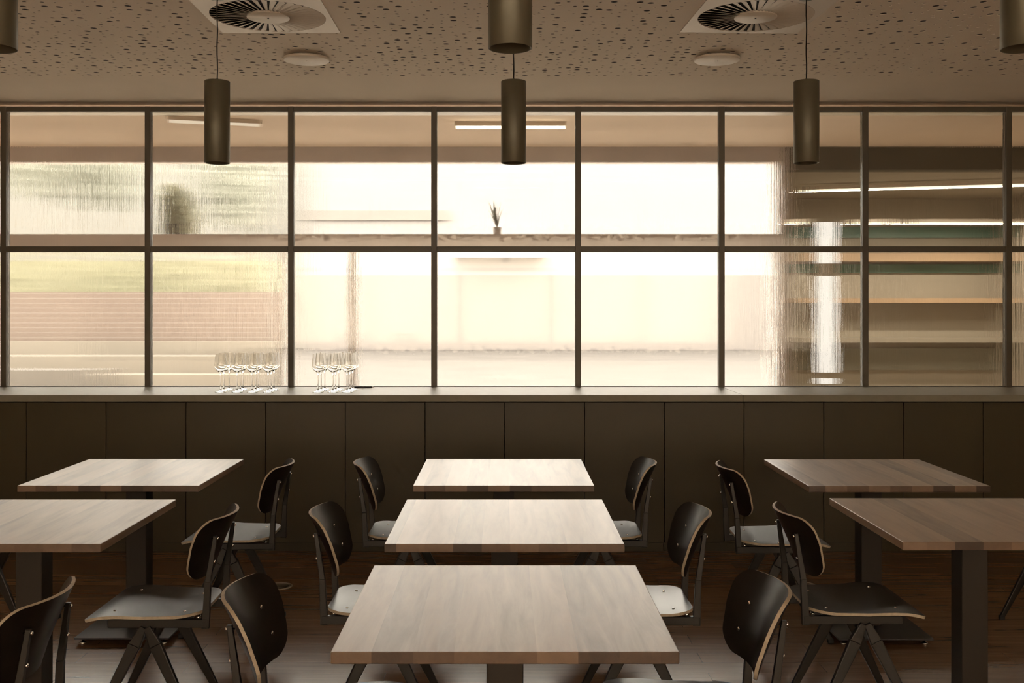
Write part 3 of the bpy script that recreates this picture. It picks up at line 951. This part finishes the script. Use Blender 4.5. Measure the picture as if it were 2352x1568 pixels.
# ------------------------------------------------------------------ swirl vents and round covers on the ceiling
def make_vent():
    e = empty('ceiling_vent', (0, 0, 0))
    R, H = 0.272, 0.298
    n = 72
    mb = MB()
    vs, fs = [], []
    for k in range(n):
        a = 2 * PI * k / n
        c, s = math.cos(a), math.sin(a)
        m = H / max(abs(c), abs(s))
        vs += [(R * c, R * s, -0.006), (m * c, m * s, -0.006), (m * c, m * s, -0.0005), (R * c, R * s, 0.0)]
    for k in range(n):
        a, b = 4 * k, 4 * ((k + 1) % n)
        fs += [(a, b, b + 1, a + 1), (a + 1, b + 1, b + 2, a + 2), (a, a + 3, b + 3, b)]
    mb.add(vs, fs)
    mb.build('face_plate', M['vent'], e)
    MB().lathe([(R - 0.0005, -0.0012), (0, -0.0010)], n=n).build('duct_opening', M['duct'], e)
    nb = 40
    bl = MB()
    for k in range(nb):
        a = 2 * PI * k / nb
        d = Vector((math.cos(a), math.sin(a), 0)); t = Vector((-math.sin(a), math.cos(a), 0))
        r0, r1 = 0.098, R - 0.001
        w0, w1 = 0.0062, 0.0165
        v = [d * r0 - t * w0 + Vector((0, 0, -0.0022)), d * r1 - t * w1 + Vector((0, 0, -0.0022)), d * r1 + t * w1 * 0.75 + Vector((0, 0, -0.0092)), d * r0 + t * w0 * 0.75 + Vector((0, 0, -0.0085))]
        v2 = [p + Vector((0, 0, 0.0009)) for p in v]
        bl.add(v + v2, [(0, 1, 2, 3), (7, 6, 5, 4), (0, 4, 5, 1), (1, 5, 6, 2), (2, 6, 7, 3), (3, 7, 4, 0)])
    bl.build('blades', M['vent'], e)
    hub = MB().lathe([(0.099, -0.002), (0.101, -0.010), (0.099, -0.0125), (0.0, -0.0125)], n=48).build('hub', M['vent'], e)
    MB().lathe([(0.005, -0.0126), (0.004, -0.015), (0, -0.0155)], n=12).build('screw', M['duct'], hub)
    return e
v0 = make_vent()
for i, (x, y, lab) in enumerate(((-1.13, 4.985, 'round swirl ceiling vent in a square plate, beside the left pendant cord'), (1.195, 4.985, 'round swirl ceiling vent in a square plate, beside the right pendant cord'))):
    v = v0 if i == 0 else copy_tree(v0)
    v.location = (x, y, CEIL)
    v.rotation_euler = (0, 0, 0.0 if i == 0 else 0.05)
    tag(v, lab, 'ceiling vent', 'swirl ceiling vents')
def make_cover():
    e = empty('round_ceiling_cover', (0, 0, 0))
    o = MB().lathe([(0, -0.028), (0.122, -0.028), (0.125, -0.026), (0.125, -0.014), (0.120, -0.012), (0, -0.012)], n=56).build('disc', M['vent'], e)
    MB().lathe([(0, -0.0118), (0.06, -0.0118), (0.06, -0.0004), (0, -0.0003)], n=32).build('spigot', M['duct'], e)
    MB().lathe([(0.004, -0.0281), (0.003, -0.030), (0, -0.0302)], n=10).build('screw', M['chrome'], o)
    return e
k0 = make_cover()
for i, (x, lab) in enumerate(((-1.10, 'round flat ceiling disc right of the left pendant cord'), (1.175, 'round flat ceiling disc left of the right pendant cord'))):
    k = k0 if i == 0 else copy_tree(k0)
    k.location = (x, 5.79, CEIL)
    tag(k, lab, 'ceiling disc', 'round ceiling discs')

# ------------------------------------------------------------------ floor outlets
def make_outlet():
    e = empty('floor_outlet', (0, 0, 0))
    MB().lathe([(0.075, 0.0004), (0.076, 0.003), (0.070, 0.005), (0.060, 0.005), (0.060, 0.0035), (0.0, 0.0035)], n=40).build('lid', M['outlet'], e)
    mb = MB()
    for k in range(-3, 4):
        L = math.sqrt(0.055 ** 2 - (k * 0.014) ** 2)
        mb.box(-L, L, k * 0.014 - 0.003, k * 0.014 + 0.003, 0.0036, 0.0042)
    mb.build('slots', M['duct'], e)
    return e
f0 = make_outlet()
for i, (p, lab) in enumerate(((at(640, 1346, 5.72), 'round metal floor outlet between the left chairs and the front left chair'), (at(1843, 1343, 5.74), 'round metal floor outlet behind the right side chairs, mostly hidden'))):
    f = f0 if i == 0 else copy_tree(f0)
    f.location = (p[0], p[1], 0)
    tag(f, lab, 'floor outlet', 'round floor outlets')
